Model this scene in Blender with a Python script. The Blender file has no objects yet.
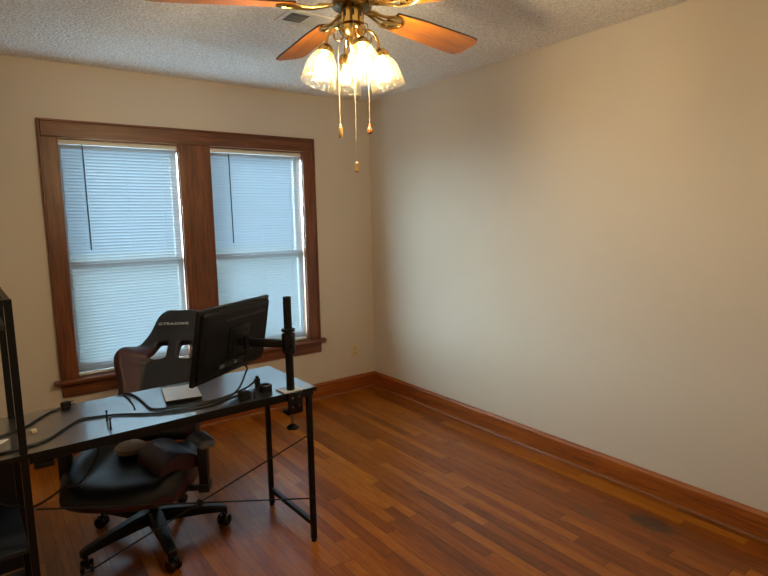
import bpy, bmesh, math, random
from mathutils import Vector, Matrix
from math import sin, cos, pi, radians as rad
random.seed(7)
sc = bpy.context.scene
COL = sc.collection

# ---------------------------------------------------------------- camera
cam_d = bpy.data.cameras.new('camera'); cam = bpy.data.objects.new('camera', cam_d); COL.objects.link(cam)
YAW, PITCH, ROLL, FPX = 0.6319, -0.1253, -0.0206, 550.5
_f = Vector((sin(YAW)*cos(PITCH), cos(YAW)*cos(PITCH), sin(PITCH)))
_r = _f.cross(Vector((0, 0, 1))).normalized(); _u = _r.cross(_f)
r2 = cos(ROLL)*_r + sin(ROLL)*_u; u2 = -sin(ROLL)*_r + cos(ROLL)*_u
M3 = Matrix((r2, u2, -_f)).transposed()
cam.matrix_world = Matrix.Translation((-2.739, -3.9085, 1.4724)) @ M3.to_4x4()
cam_d.sensor_fit = 'HORIZONTAL'; cam_d.sensor_width = 36.0; cam_d.lens = 36.0*FPX/768.0
cam_d.clip_start = 0.05
sc.camera = cam

# ---------------------------------------------------------------- sky, exposure
SKY_STRENGTH = 15.0
BULB_STRENGTH = 560.0
BULB_COLOR = (1.0, 0.79, 0.50)
w = bpy.data.worlds.new('sky'); sc.world = w; w.use_nodes = True
bg = w.node_tree.nodes['Background']
bg.inputs['Strength'].default_value = SKY_STRENGTH
# bright haze overhead, horizon darkened so the blinds don't wash out
_t = w.node_tree; _tc = _t.nodes.new('ShaderNodeTexCoord'); _sx = _t.nodes.new('ShaderNodeSeparateXYZ'); _cr = _t.nodes.new('ShaderNodeValToRGB')
_t.links.new(_tc.outputs['Generated'], _sx.inputs[0]); _t.links.new(_sx.outputs[2], _cr.inputs[0]); _t.links.new(_cr.outputs[0], bg.inputs['Color'])
_e = _cr.color_ramp.elements; _e[0].position = .15; _e[0].color = (.07, .150, .225, 1); _e[1].position = .42; _e[1].color = (.52, .79, 1, 1)
# soft light added outside left to brighten the right wall through the blinds
sl = bpy.data.lights.new('fill_sun', 'SUN'); sl.energy = 122.0; sl.angle = rad(60); sl.color = (.69, .92, 1.0)
fill_sun = bpy.data.objects.new('fill_sun', sl); COL.objects.link(fill_sun)
fill_sun.rotation_euler = Vector((1.15, -1.0, -.16)).to_track_quat('-Z', 'Y').to_euler()
vs = sc.view_settings
vs.view_transform = 'Standard'; vs.look = 'None'; vs.gamma = 1.0; vs.use_curve_mapping = False
vs.exposure = 0.0
sc.cycles.use_denoising = True
sc.cycles.max_bounces = 10; sc.cycles.diffuse_bounces = 6; sc.cycles.transparent_max_bounces = 16
sc.cycles.sample_clamp_indirect = 6.0
sc.cycles.caustics_reflective = False; sc.cycles.caustics_refractive = False

# ---------------------------------------------------------------- material helpers
def lin(h):
    h = h.lstrip('#'); c = [int(h[i:i+2], 16)/255 for i in (0, 2, 4)]
    return tuple((x/12.92 if x <= .04045 else ((x+.055)/1.055)**2.4) for x in c) + (1,)
class NT:
    def __init__(s, name):
        s.m = bpy.data.materials.new(name); s.m.use_nodes = True; s.t = s.m.node_tree
        s.p = s.t.nodes['Principled BSDF']; s.out = s.t.nodes['Material Output']
    def n(s, typ, ins=None, **kw):
        nd = s.t.nodes.new(typ)
        for k, v in kw.items(): setattr(nd, k, v)
        for k, v in (ins or {}).items(): s.set(nd, k, v)
        return nd
    def set(s, nd, k, v):
        i = nd.inputs[k]
        if hasattr(v, 'is_linked') or isinstance(v, bpy.types.NodeSocket): s.t.links.new(v, i)
        else: i.default_value = v
    def math(s, op, a, b=0.0, c=0.0):
        nd = s.n('ShaderNodeMath', operation=op)
        for k, v in ((0, a), (1, b), (2, c)): s.set(nd, k, v)
        return nd.outputs[0]
    def mix(s, f, a, b, mode='MIX'):
        nd = s.n('ShaderNodeMix', data_type='RGBA', blend_type=mode)
        s.set(nd, 0, f); s.set(nd, 6, a); s.set(nd, 7, b)
        return nd.outputs[2]
    def coord(s, which='Object'):
        return s.n('ShaderNodeTexCoord').outputs[which]
    def scaled(s, scale, which='Object'):
        return s.n('ShaderNodeMapping', {'Vector': s.coord(which), 'Scale': scale}).outputs[0]
    def noise(s, vec, scale, detail=3, rough=.55, dist=0.0):
        return s.n('ShaderNodeTexNoise', {'Vector': vec, 'Scale': scale, 'Detail': detail, 'Roughness': rough, 'Distortion': dist}).outputs[0]
    def ramp(s, fac, stops):
        nd = s.n('ShaderNodeValToRGB', {'Fac': fac}); e = nd.color_ramp.elements
        e[0].position, e[0].color = stops[0]; e[1].position, e[1].color = stops[-1]
        for p, c in stops[1:-1]:
            x = e.new(p); x.color = c
        return nd.outputs[0]
    def bump(s, h, strength, dist):
        nd = s.n('ShaderNodeBump', {'Height': h, 'Strength': strength, 'Distance': dist}); s.set(s.p, 'Normal', nd.outputs[0]); return nd
    def P(s, **kw):
        for k, v in kw.items(): s.set(s.p, k.replace('_', ' '), v)
        return s

def simple(name, c, rough=.5, metal=0.0, var=.12, scale=30, bump=0.0, bscale=None, spec=.5, coat=0.0):
    t = NT(name); co = t.coord(); nz = t.noise(co, scale, 3)
    c = lin(c); a = tuple(x*(1-var) for x in c[:3])+(1,); b = tuple(min(1, x*(1+var)) for x in c[:3])+(1,)
    t.P(Base_Color=t.mix(nz, a, b), Roughness=rough, Metallic=metal)
    t.set(t.p, 'Specular IOR Level', spec)
    if coat: t.P(Coat_Weight=coat, Coat_Roughness=.2)
    if bump: t.bump(t.noise(co, bscale or scale*4, 4), bump, .002)
    return t.m

def wood(name, dark, mid, light, axis=0, rough=.42, stretch=.06, scale=9.0, coat=.15, bmp=.12):
    t = NT(name)
    s = [1, 1, 1]; s[axis] = stretch
    v = t.scaled(tuple(s))
    a = t.noise(v, scale*5, 5, .6, .6); b = t.noise(v, scale*26, 3, .6); c = t.noise(v, scale*1.3, 2, .5, .4)
    f = t.math('ADD', t.math('MULTIPLY', a, .55), t.math('ADD', t.math('MULTIPLY', b, .25), t.math('MULTIPLY', c, .25)))
    col = t.ramp(f, [(.36, lin(dark)), (.53, lin(mid)), (.70, lin(light))])
    t.P(Base_Color=col, Roughness=rough, Coat_Weight=coat, Coat_Roughness=.25)
    if bmp: t.bump(f, bmp, .002)
    return t.m

# ---------------------------------------------------------------- materials
def m_wall():
    t = NT('wall_paint'); co = t.coord()
    nz = t.noise(co, 1.6, 3)
    t.P(Base_Color=t.mix(nz, lin('#cdc4b8'), lin('#d3cabd')), Roughness=.62)
    h = t.math('ADD', t.noise(co, 55, 3), t.math('MULTIPLY', t.noise(co, 9, 2), .6))
    t.bump(h, .12, .004); return t.m
def m_ceiling():
    t = NT('popcorn_ceiling'); co = t.coord()
    v = t.n('ShaderNodeTexVoronoi', {'Vector': co, 'Scale': 62.0, 'Randomness': 1.0}).outputs['Distance']
    nz = t.noise(co, 75, 4, .7)
    h = t.math('SUBTRACT', nz, t.math('MULTIPLY', v, .7))
    nr = t.n('ShaderNodeMapRange', {0: t.noise(co, 70, 3, .7), 1: .38, 2: .62, 3: 0.0, 4: 1.0}).outputs[0]
    t.P(Base_Color=t.mix(nr, lin('#e0dfde'), lin('#ffffff')), Roughness=.95)
    t.bump(h, .8, .010); return t.m
def m_floor():
    t = NT('oak_strip_floor')
    xyz = t.n('ShaderNodeSeparateXYZ', {'Vector': t.coord()})
    x, y = xyz.outputs[0], xyz.outputs[1]
    W, L = .0572, .85
    u = t.math('DIVIDE', x, W); row = t.math('FLOOR', u); fu = t.math('FRACT', u)
    wn = t.n('ShaderNodeTexWhiteNoise', {'W': row}, noise_dimensions='1D').outputs[0]
    v = t.math('ADD', t.math('DIVIDE', y, L), t.math('MULTIPLY', wn, 7.0)); idx = t.math('FLOOR', v); fv = t.math('FRACT', v)
    cell = t.n('ShaderNodeCombineXYZ', {0: row, 1: idx, 2: 0.0}).outputs[0]
    wn2 = t.n('ShaderNodeTexWhiteNoise', {'Vector': cell}, noise_dimensions='3D')
    pr = wn2.outputs[0]
    gv = t.n('ShaderNodeCombineXYZ', {0: t.math('ADD', t.math('MULTIPLY', x, 14.0), t.math('MULTIPLY', pr, 40)), 1: t.math('ADD', t.math('MULTIPLY', y, 1.1), t.math('MULTIPLY', pr, 25)), 2: 0.0}).outputs[0]
    g1 = t.noise(gv, 1.5, 4, .6, 1.2); g2 = t.noise(gv, 9.0, 3, .65)
    grain = t.math('ADD', t.math('MULTIPLY', g1, .5), t.math('MULTIPLY', g2, .5))
    f = t.math('ADD', t.math('MULTIPLY', grain, .75), t.math('MULTIPLY', pr, .26))
    col = t.ramp(f, [(.28, lin('#572a05')), (.46, lin('#85450a')), (.60, lin('#9c5a0d')), (.82, lin('#be7c20'))])
    # gaps between strips and at board ends
    gx = t.math('MAXIMUM', t.math('LESS_THAN', fu, .04), t.math('LESS_THAN', fv, .004))
    worn = t.noise(t.coord(), 1.3, 4, .6)
    col = t.mix(t.math('MULTIPLY', t.math('SUBTRACT', worn, .45), .9), col, lin('#673c10'))
    col = t.mix(t.math('MULTIPLY', gx, .7), col, lin('#2c1406'))
    # one dark water stain near the right wall
    def spot(cx, cy, rx, ry):
        dx = t.math('DIVIDE', t.math('SUBTRACT', x, cx), rx); dy = t.math('DIVIDE', t.math('SUBTRACT', y, cy), ry)
        d = t.math('ADD', t.math('MULTIPLY', dx, dx), t.math('MULTIPLY', dy, dy))
        d = t.math('ADD', d, t.math('MULTIPLY', t.math('SUBTRACT', t.noise(t.coord(), 26, 4), .5), 1.8))
        nd = t.n('ShaderNodeMapRange', {0: d, 1: .35, 2: 1.25, 3: .8, 4: 0.0}); return nd.outputs[0]
    col = t.mix(spot(-.265, -2.65, .06, .12), col, lin('#352a20'))
    col = t.mix(t.math('MULTIPLY', spot(-.42, -2.42, .05, .08), .5), col, lin('#5a4026'))
    rg = t.math('ADD', .24, t.math('MULTIPLY', t.noise(t.coord(), 7, 4), .2))
    t.P(Base_Color=col, Roughness=rg)
    t.set(t.p, 'Specular IOR Level', .32); t.P(Coat_Weight=.16, Coat_Roughness=.16)
    h = t.math('SUBTRACT', t.math('MULTIPLY', grain, .25), gx)
    t.bump(h, .18, .002); return t.m
def m_blind():
    t = NT('blind_vinyl')
    d = t.n('ShaderNodeBsdfDiffuse', {'Color': lin('#9aa4b0')}); tr = t.n('ShaderNodeBsdfTranslucent', {'Color': lin('#e6eaee')})
    nz = t.noise(t.coord(), 3, 2)
    mx = t.n('ShaderNodeMixShader', {0: t.math('ADD', .012, t.math('MULTIPLY', nz, .006)), 1: d.outputs[0], 2: tr.outputs[0]})
    tp = t.n('ShaderNodeBsdfTransparent'); m2 = t.n('ShaderNodeMixShader', {0: .12, 1: mx.outputs[0], 2: tp.outputs[0]})
    t.t.links.new(m2.outputs[0], t.out.inputs[0]); return t.m
def m_shade():
    t = NT('pressed_glass')
    tp = t.n('ShaderNodeBsdfTransparent', {'Color': (1, .98, .93, 1)}); tr = t.n('ShaderNodeBsdfTranslucent', {'Color': (1, .86, .50, 1)})
    df = t.n('ShaderNodeBsdfDiffuse', {'Color': (.9, .80, .50, 1)})
    gl = t.n('ShaderNodeBsdfGlossy', {'Roughness': .3})
    b = t.n('ShaderNodeBump', {'Height': t.n('ShaderNodeTexVoronoi', {'Vector': t.coord(), 'Scale': 60.0}).outputs[0], 'Strength': .8, 'Distance': .004})
    for nd in (tr, df, gl): t.set(nd, 'Normal', b.outputs[0])
    fr = t.n('ShaderNodeLayerWeight', {'Blend': .35}).outputs['Facing']
    body = t.n('ShaderNodeMixShader', {0: .35, 1: tr.outputs[0], 2: df.outputs[0]})
    vor = t.n('ShaderNodeTexVoronoi', {'Vector': t.coord(), 'Scale': 70.0}, feature='DISTANCE_TO_EDGE').outputs[0]
    f1 = t.math('ADD', .0014, t.math('ADD', t.math('MULTIPLY', fr, .005), t.math('MULTIPLY', t.math('LESS_THAN', vor, .14), .0045)))
    a = t.n('ShaderNodeMixShader', {0: f1, 1: tp.outputs[0], 2: body.outputs[0]})
    c = t.n('ShaderNodeMixShader', {0: .006, 1: a.outputs[0], 2: gl.outputs[0]})
    t.t.links.new(c.outputs[0], t.out.inputs[0]); return t.m
def m_glass():
    t = NT('window_glass')
    tp = t.n('ShaderNodeBsdfTransparent', {'Color': (.95, .98, .97, 1)}); gl = t.n('ShaderNodeBsdfGlossy', {'Roughness': .02})
    nz = t.noise(t.coord(), 2, 2)
    c = t.n('ShaderNodeMixShader', {0: t.math('ADD', .04, t.math('MULTIPLY', nz, .03)), 1: tp.outputs[0], 2: gl.outputs[0]})
    t.t.links.new(c.outputs[0], t.out.inputs[0]); return t.m
def m_emit(name, c, s):
    t = NT(name); t.P(Base_Color=c); t.set(t.p, 'Emission Color', c); t.set(t.p, 'Emission Strength', s); return t.m
def m_desktop():
    t = NT('black_laminate'); v = t.scaled((.12, 1, 1)); g = t.noise(v, 60, 4, .6)
    sc_ = t.noise(t.coord(), 14, 5, .7)
    t.P(Base_Color=t.mix(g, lin('#0d0e12'), lin('#17191e')), Roughness=t.math('ADD', .24, t.math('MULTIPLY', sc_, .16)))
    t.P(IOR=2.3, Coat_Weight=1.0, Coat_Roughness=.13, Coat_IOR=2.4); t.bump(g, .06, .001); return t.m
def m_leather(name, a, b, crack=0.0, rough=.36):
    t = NT(name); co = t.coord(); nz = t.noise(co, 20, 4)
    v = t.n('ShaderNodeTexVoronoi', {'Vector': co, 'Scale': 190.0}, feature='DISTANCE_TO_EDGE').outputs[0]
    col = t.mix(nz, lin(a), lin(b))
    if crack:
        c = t.math('GREATER_THAN', t.noise(t.scaled((1, 1, 1)), 11, 6, .75), .64)
        col = t.mix(t.math('MULTIPLY', c, crack), col, lin('#08080a'))
    t.P(Base_Color=col, Roughness=t.math('ADD', rough-.06, t.math('MULTIPLY', nz, .16)))
    h = t.math('ADD', t.math('MINIMUM', t.math('MULTIPLY', v, 9), 1), t.math('MULTIPLY', t.noise(co, 16, 3), 2.0))
    t.bump(h, .25, .003); return t.m

MAT = dict(
    wall=m_wall(), ceiling=m_ceiling(), floor=m_floor(),
    casing_h=wood('stained_casing_horizontal', '#3d1f12', '#6b3d24', '#8a5636', 0, .38),  # both casing woods are darkened in the colour for the backlight
    casing_v=wood('stained_casing_vertical', '#3d1f12', '#6b3d24', '#8a5636', 2, .38),
    base_x=wood('stained_baseboard_back', '#5f2a08', '#954c0d', '#b0671b', 0, .5, coat=0, bmp=.03),
    base_y=wood('stained_baseboard_right', '#5f2a08', '#954c0d', '#b0671b', 1, .5, coat=0, bmp=.03),
    shoe=wood('stained_shoe_moulding', '#6b3a1c', '#8a532c', '#a2683c', 1, .4, coat=.05, bmp=0),
    sash=simple('painted_sash', '#8b8780', .6), blind=m_blind(), rail=simple('blind_rail', '#dcdcd8', .4),
    cord=simple('blind_cord', '#93a0ad', .7), wand=simple('blind_wand', '#31353c', .3),  # dark wand colour stands in for its backlit silhouette
    glass=m_glass(), brass=simple('polished_brass', '#c8ab6c', .2, 1.0, .15, 12),
    brass_dark=simple('antique_brass', '#6b5326', .25, 1.0, .25, 20),
    blade_edge=simple('fan_blade_edge', '#2a170c', .5), blade=wood('fan_blade_oak', '#63320a', '#985812', '#b8791f', 0, .35, .07, 12),
    shade=m_shade(), bulb=m_emit('lit_bulb', BULB_COLOR+(1,), BULB_STRENGTH), bulb_off=simple('frosted_bulb', '#8d877a', .4),
    fob=simple('turned_wood_fob', '#9a7a48', .4), fob_dark=simple('dark_wood_fob', '#7b4a25', .3),
    chain=simple('bead_chain', '#8f8266', .35, .8),
    vent=simple('vent_enamel', '#dedcd6', .45), vent_dark=simple('vent_duct', '#1b1b1d', .8),
    outlet=simple('ivory_plastic', '#d8c79a', .35), outlet_white=simple('white_plastic', '#d5d0c4', .35), slot=simple('socket_slot', '#1c1712', .6),
    desktop=m_desktop(), metal=simple('black_powder_coat', '#07080b', .42, 0, .2, 60, .05, spec=.35),
    panel=simple('dark_grey_panel', '#1c1e22', .6, 0, .2, 25),
    plastic=simple('black_plastic', '#07080b', .42, 0, .2, 60, spec=.35), plastic_gloss=simple('black_plastic_gloss', '#060709', .25, 0, .2, 40),
    monitor=simple('monitor_back_plastic', '#07080b', .55, 0, .18, 80, .08, spec=.25), screen=simple('monitor_screen', '#08090b', .12),
    silver=simple('bare_metal', '#9a9ca0', .3, 1.0), rubber=simple('cable_rubber', '#060608', .5, 0, .2, 40),
    leather=m_leather('black_leather', '#06080d', '#0b0e15'), leather_seat=m_leather('cracked_black_leather', '#090c14', '#10161f', .8, .34),
    maroon=m_leather('maroon_leather', '#2a0c19', '#3d1426', 0, .42), pad=simple('armrest_pad', '#6b7988', .42, 0, .12, 30),  # pad's blue-grey has the bluish window light put into the colour
    taupe=simple('taupe_fabric', '#8a7d70', .8, 0, .2, 60, .2), thread=simple('silver_thread', '#d5d8dc', .5),
    plate=simple('pale_plate', '#a9adb3', .4), paper=simple('white_card', '#f0f2f6', .3, spec=.9), cream=simple('cream_card', '#cfc6ae', .6),
)

# ---------------------------------------------------------------- geometry helpers
class MB:
    def __init__(s): s.bm = bmesh.new(); s.mi = 0
    def _new(s, fs):
        for f in fs: f.material_index = s.mi
    def box(s, a, b, mat=None):
        a, b = Vector(a), Vector(b); c = (a+b)/2; d = b-a
        r = bmesh.ops.create_cube(s.bm, size=1.0)
        M = Matrix.Translation(c) @ Matrix.Diagonal((d.x, d.y, d.z, 1))
        if mat is not None: M = mat @ M
        bmesh.ops.transform(s.bm, matrix=M, verts=r['verts'])
        s._new({f for v in r['verts'] for f in v.link_faces}); return r['verts']
    def rbox(s, a, b, bev, seg=3, mat=None):
        vs = s.box(a, b, mat); es = {e for v in vs for e in v.link_edges}
        r = bmesh.ops.bevel(s.bm, geom=list(es), offset=bev, segments=seg, affect='EDGES', profile=.5)
        s._new(r['faces']); return s
    def tube(s, pts, r, n=8, cap=True, flat=None):
        pts = [Vector(p) for p in pts]; rs = r if isinstance(r, (list, tuple)) else [r]*len(pts)
        rings = []; prev = None
        for i, p in enumerate(pts):
            t = (pts[min(i+1, len(pts)-1)]-pts[max(i-1, 0)]).normalized()
            if prev is None:
                a = Vector((0, 0, 1)) if abs(t.z) < .9 else Vector((1, 0, 0)); x = t.cross(a).normalized()
            else: x = (prev - t*prev.dot(t)).normalized()
            prev = x; y = t.cross(x)
            rings.append([s.bm.verts.new(p + rs[i]*(cos(2*pi*k/n)*x + sin(2*pi*k/n)*y)) for k in range(n)])
        for a, b in zip(rings, rings[1:]):
            for k in range(n):
                f = s.bm.faces.new((a[k], a[(k+1) % n], b[(k+1) % n], b[k])); f.material_index = s.mi
        if cap:
            s._new([s.bm.faces.new(list(reversed(rings[0]))), s.bm.faces.new(rings[-1])])
        return s
    def lathe(s, prof, n=32, M=None, wave=None, closed=False):
        M = M or Matrix.Identity(4); rings = []
        for i, (r, z) in enumerate(prof):
            ring = []
            for k in range(n):
                a = 2*pi*k/n; q = r*(1+(wave(a, i) if wave else 0))
                ring.append(s.bm.verts.new(M @ Vector((q*cos(a), q*sin(a), z))))
            rings.append(ring)
        prs = list(zip(rings, rings[1:]))
        if closed: prs.append((rings[-1], rings[0]))
        for a, b in prs:
            for k in range(n):
                f = s.bm.faces.new((a[k], a[(k+1) % n], b[(k+1) % n], b[k])); f.material_index = s.mi
        if not closed:
            s._new([s.bm.faces.new(list(reversed(rings[0]))), s.bm.faces.new(rings[-1])])
        return s
    def prism(s, poly, z0, z1, M=None):
        M = M or Matrix.Identity(4)
        a = [s.bm.verts.new(M @ Vector((x, y, z0))) for x, y in poly]; b = [s.bm.verts.new(M @ Vector((x, y, z1))) for x, y in poly]
        n = len(poly); fs = [s.bm.faces.new(list(reversed(a))), s.bm.faces.new(b)]
        for k in range(n): fs.append(s.bm.faces.new((a[k], a[(k+1) % n], b[(k+1) % n], b[k])))
        s._new(fs); return s
    def build(s, name, mats, parent=None, bevel=0.0, subsurf=0, smooth=True, angle=40):
        bmesh.ops.recalc_face_normals(s.bm, faces=s.bm.faces)
        me = bpy.data.meshes.new(name); s.bm.to_mesh(me); s.bm.free()
        for m in (mats if isinstance(mats, (list, tuple)) else [mats]): me.materials.append(m)
        if smooth:
            me.polygons.foreach_set('use_smooth', [True]*len(me.polygons))
            me.set_sharp_from_angle(angle=rad(angle))
        o = bpy.data.objects.new(name, me); COL.objects.link(o)
        if parent: o.parent = parent
        if bevel:
            md = o.modifiers.new('bevel', 'BEVEL'); md.width = bevel; md.segments = 2; md.limit_method = 'ANGLE'; md.angle_limit = rad(40)
        if subsurf:
            md = o.modifiers.new('subsurf', 'SUBSURF'); md.levels = subsurf; md.render_levels = subsurf
        return o
def thing(name, label, cat, loc=(0, 0, 0), rotz=0.0, group=None):
    o = bpy.data.objects.new(name, None); COL.objects.link(o); o.empty_display_size = .1
    o.location = loc; o.rotation_euler = (0, 0, rotz); return tag(o, label, cat, group)
def tag(o, label, cat, group=None):
    o['label'] = label; o['category'] = cat
    if group: o['group'] = group
    return o
def struct(o, label=None, cat=None):
    o['kind'] = 'structure'
    if label: o['label'] = label
    if cat: o['category'] = cat
    return o
def box1(name, a, b, m, parent=None, bevel=0.0):
    mb = MB(); mb.box(a, b); return mb.build(name, m, parent, bevel)
def smooth_path(pts, k=6):
    pts = [Vector(p) for p in pts]; out = []
    for i in range(len(pts)-1):
        p0 = pts[max(i-1, 0)]; p1 = pts[i]; p2 = pts[i+1]; p3 = pts[min(i+2, len(pts)-1)]
        for j in range(k):
            t = j/k
            out.append(.5*((2*p1)+(-p0+p2)*t+(2*p0-5*p1+4*p2-p3)*t*t+(-p0+3*p1-3*p2+p3)*t**3))
    out.append(pts[-1]); return out

# ================================================================= the room
H = 2.44; XL, YF = -3.55, -4.45; T = .14
struct(box1('floor', (XL-T, YF-T, -.1), (T, T, 0), MAT['floor']), 'worn honey oak strip floor with a dark stain by the right wall', 'floor')
struct(box1('ceiling', (XL-T, YF-T, H), (T, T, H+.1), MAT['ceiling']), 'white popcorn textured ceiling above the fan', 'ceiling')
struct(box1('wall_right', (0, YF-T, 0), (T, T, H), MAT['wall']), 'blank beige wall on the right side of the room', 'wall')
struct(box1('wall_left', (XL-T, YF-T, 0), (XL, T, H), MAT['wall']), 'beige wall on the left side of the room', 'wall')
struct(box1('wall_front', (XL, YF-T, 0), (0, YF, H), MAT['wall']), 'beige wall behind the camera', 'wall')
WZ0, WZ1 = .50, 2.0
WIN = [(-2.31, -1.583), (-1.382, -.640)]
mb = MB()
mb.box((XL, 0, 0), (0, T, WZ0)); mb.box((XL, 0, WZ1), (0, T, H))
mb.box((XL, 0, WZ0), (WIN[0][0], T, WZ1)); mb.box((WIN[0][1], 0, WZ0), (WIN[1][0], T, WZ1)); mb.box((WIN[1][1], 0, WZ0), (0, T, WZ1))
struct(mb.build('wall_back', MAT['wall'], smooth=False), 'beige wall pierced by the two windows', 'wall')

g = NT('bounce_ground'); g.P(Base_Color=g.mix(g.noise(g.coord(), 3, 4), lin('#d3d9dc'), lin('#e2e7ea')), Roughness=.9)
struct(box1('bounce_strip', (-25, T+.02, -.75), (25, 3.0, -.6), g.m), 'unseen pale ground added outside the windows to bounce light in', 'ground')  # added out of view to bounce daylight up to the ceiling
g = NT('dim_ground'); g.P(Base_Color=g.mix(g.noise(g.coord(), 3, 4), lin('#2e3b38'), lin('#43504c')), Roughness=.9)
struct(box1('dim_ground', (-25, 3.001, -.75), (25, 40, -.6), g.m), 'unseen dark ground added farther out to dim the lower blinds', 'ground')  # added out of view, kept dark behind the lower slats
# baseboards with shoe moulding
BH = .130
def base_prof(): return [(0, 0), (.016, 0), (.016, BH-.018), (.011, BH-.010), (.007, BH), (0, BH)]
def shoe_prof(): return [(.016, 0), (.028, 0), (.0275, .005), (.025, .010), (.020, .0125), (.016, .013)]
def run_back(prof, name, m, parent=None):
    mb = MB(); M = Matrix(((0, 0, 1, 0), (-1, 0, 0, 0), (0, 1, 0, 0), (0, 0, 0, 1)))
    mb.prism(prof, XL, -.0005, M); return mb.build(name, m, parent, smooth=False)
def run_right(prof, name, m, parent=None):
    mb = MB(); M = Matrix(((-1, 0, 0, 0), (0, 0, 1, 0), (0, 1, 0, 0), (0, 0, 0, 1)))
    mb.prism(prof, YF, -.0165, M); return mb.build(name, m, parent, smooth=False)
o = struct(run_back(base_prof(), 'baseboard_back', MAT['base_x']), 'stained wooden baseboard under the windows', 'baseboard'); run_back(shoe_prof(), 'shoe_moulding', MAT['shoe'], o)
o = struct(run_right(base_prof(), 'baseboard_right', MAT['base_y']), 'stained wooden baseboard along the blank right wall', 'baseboard'); run_right(shoe_prof(), 'shoe_moulding', MAT['shoe'], o)

# window casing: trim_1 sides, head, mullion; trim_2 stool; trim_3 apron
mb = MB()
def vcase(x0, x1):
    mb.box((x0, -.018, .511), (x1, 0, 2.004))
o = thing('trim_1', 'stained wooden casing around both windows', 'trim'); struct(o)
CX0, CX1 = -2.403, -.544
def casing_board(name, a, b, vertical, back=None):
    mb = MB(); mb.box(a, b)
    if back: mb.box(*back)
    return mb.build(name, MAT['casing_v' if vertical else 'casing_h'], o, bevel=.004)
casing_board('side_casing', (CX0+.012, -.019, .511), (-2.302, 0, 2.002), True, ((CX0, -.027, .511), (CX0+.016, 0, 2.104)))
casing_board('side_casing', (-.648, -.019, .511), (CX1-.012, 0, 2.002), True, ((CX1-.016, -.027, .511), (CX1, 0, 2.104)))
casing_board('mullion_casing', (-1.590, -.019, .511), (-1.374, 0, 2.002), True)
casing_board('head_casing', (CX0+.016, -.019, 2.002), (CX1-.016, 0, 2.092), False, ((CX0+.016, -.027, 2.090), (CX1-.016, 0, 2.104)))
mb = MB(); mb.box((CX0+.02, -.022, 2.004), (CX1-.02, -.019, 2.012)); mb.build('bead', MAT['casing_h'], o)
mb = MB(); mb.rbox((-2.440, -.062, .486), (-.512, .0, .511), .006)
for a, b in WIN: mb.box((a+.002, -.01, .488), (b-.002, .055, .511))
struct(mb.build('trim_2', MAT['casing_h']), 'stained wooden sill board running under both windows', 'trim')
mb = MB(); mb.box((-2.398, -.018, .396), (-.538, 0, .4855)); struct(mb.build('trim_3', MAT['casing_h'], bevel=.004), 'stained wooden apron board below the window sill', 'trim')

# windows: jamb, two sashes, panes
for i, (a, b) in enumerate(WIN):
    wn = ('left window behind a closed white blind', 'right window behind a closed white blind')[i]
    mb = MB()
    mb.box((a, .0, WZ0+.011), (a+.012, T, WZ1)); mb.box((b-.012, .0, WZ0+.011), (b, T, WZ1)); mb.box((a+.012, .0, WZ1-.008), (b-.012, T, WZ1)); mb.box((a+.012, .055, WZ0+.005), (b-.012, T, WZ0+.022))
    wo = struct(mb.build('window_%d' % (i+1), MAT['casing_v'], smooth=False), wn, 'window')
    zm = 1.215
    for nm, z0, z1, y in (('lower_sash', WZ0+.022, zm+.022, .066), ('upper_sash', zm-.022, WZ1-.008, .098)):
        mb = MB(); x0, x1 = a+.012, b-.012; s = .024
        mb.box((x0, y, z0), (x0+s, y+.03, z1)); mb.box((x1-s, y, z0), (x1, y+.03, z1))
        mb.box((x0+s, y, z0), (x1-s, y+.03, z0+(.06 if nm[0] == 'l' else .044))); mb.box((x0+s, y, z1-.044), (x1-s, y+.03, z1))
        sa = mb.build(nm, MAT['sash'], wo, smooth=False)
        box1('pane', (x0+s-.005, y+.012, z0+.04), (x1-s+.005, y+.017, z1-.04), MAT['glass'], sa)

# blinds
def blind(i, a, b, label, wx, wz):
    t = thing('window_blind', label, 'blind', ((a+b)/2, .022, 0), 0, 'white mini blinds over the two windows')
    hw = (b-a)/2-.016; top = 1.990; bot = .516
    mb = MB(); mb.rbox((-hw-.004, -.014, top-.026), (hw+.004, .016, top), .003, 2); mb.build('headrail', MAT['rail'], t)
    pitch = .0200; n = int((top-.032-bot-.02)/pitch); mb = MB(); tilt = rad(73)
    for k in range(n):
        z = top-.040-k*pitch; jit = random.uniform(-.02, .02); prof = []
        for q in range(5):
            s = (q/4-.5)*.0255; cr = .0022*(1-(2*q/4-1)**2)
            aa = tilt+jit
            # room-side edge high, outer edge low: daylight off the ground slips up between the slats
            prof.append((-cos(aa)*s - sin(aa)*cr, sin(aa)*s - cos(aa)*cr))
        row = [[mb.bm.verts.new((x, y, z+dz)) for (y, dz) in prof] for x in (-hw, hw)]
        for q in range(4): mb.bm.faces.new((row[0][q], row[1][q], row[1][q+1], row[0][q+1]))
    so = mb.build('slats', MAT['blind'], t)

    mb = MB(); mb.rbox((-hw, -.011, bot), (hw, .011, bot+.016), .003, 2); mb.build('bottom_rail', MAT['rail'], t)
    for fx in (-.72, 0.05, .70):
        mb = MB(); mb.tube([(fx*hw, -.0135, top-.03), (fx*hw, -.0135, bot+.012)], .0009, 6); mb.build('ladder_cord', MAT['cord'], t)
    x = wx-(a+b)/2
    mb = MB(); mb.tube([(x, -.0225, wz[0]), (x+.001, -.0235, (wz[0]+wz[1])/2), (x+.003, -.0235, wz[1])], .0042, 8); mb.tube([(x, -.012, wz[0]+.015), (x, -.0225, wz[0])], .0018, 6)
    mb.build('tilt_wand', MAT['wand'], t)
    # light string loop beside the right ladder cord
    mb = MB(); mb.tube([(hw*.86, -.018, top-.03), (hw*.86, -.018, top-.42)], .0008, 5); mb.build('lift_cord', MAT['cord'], t)
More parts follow.
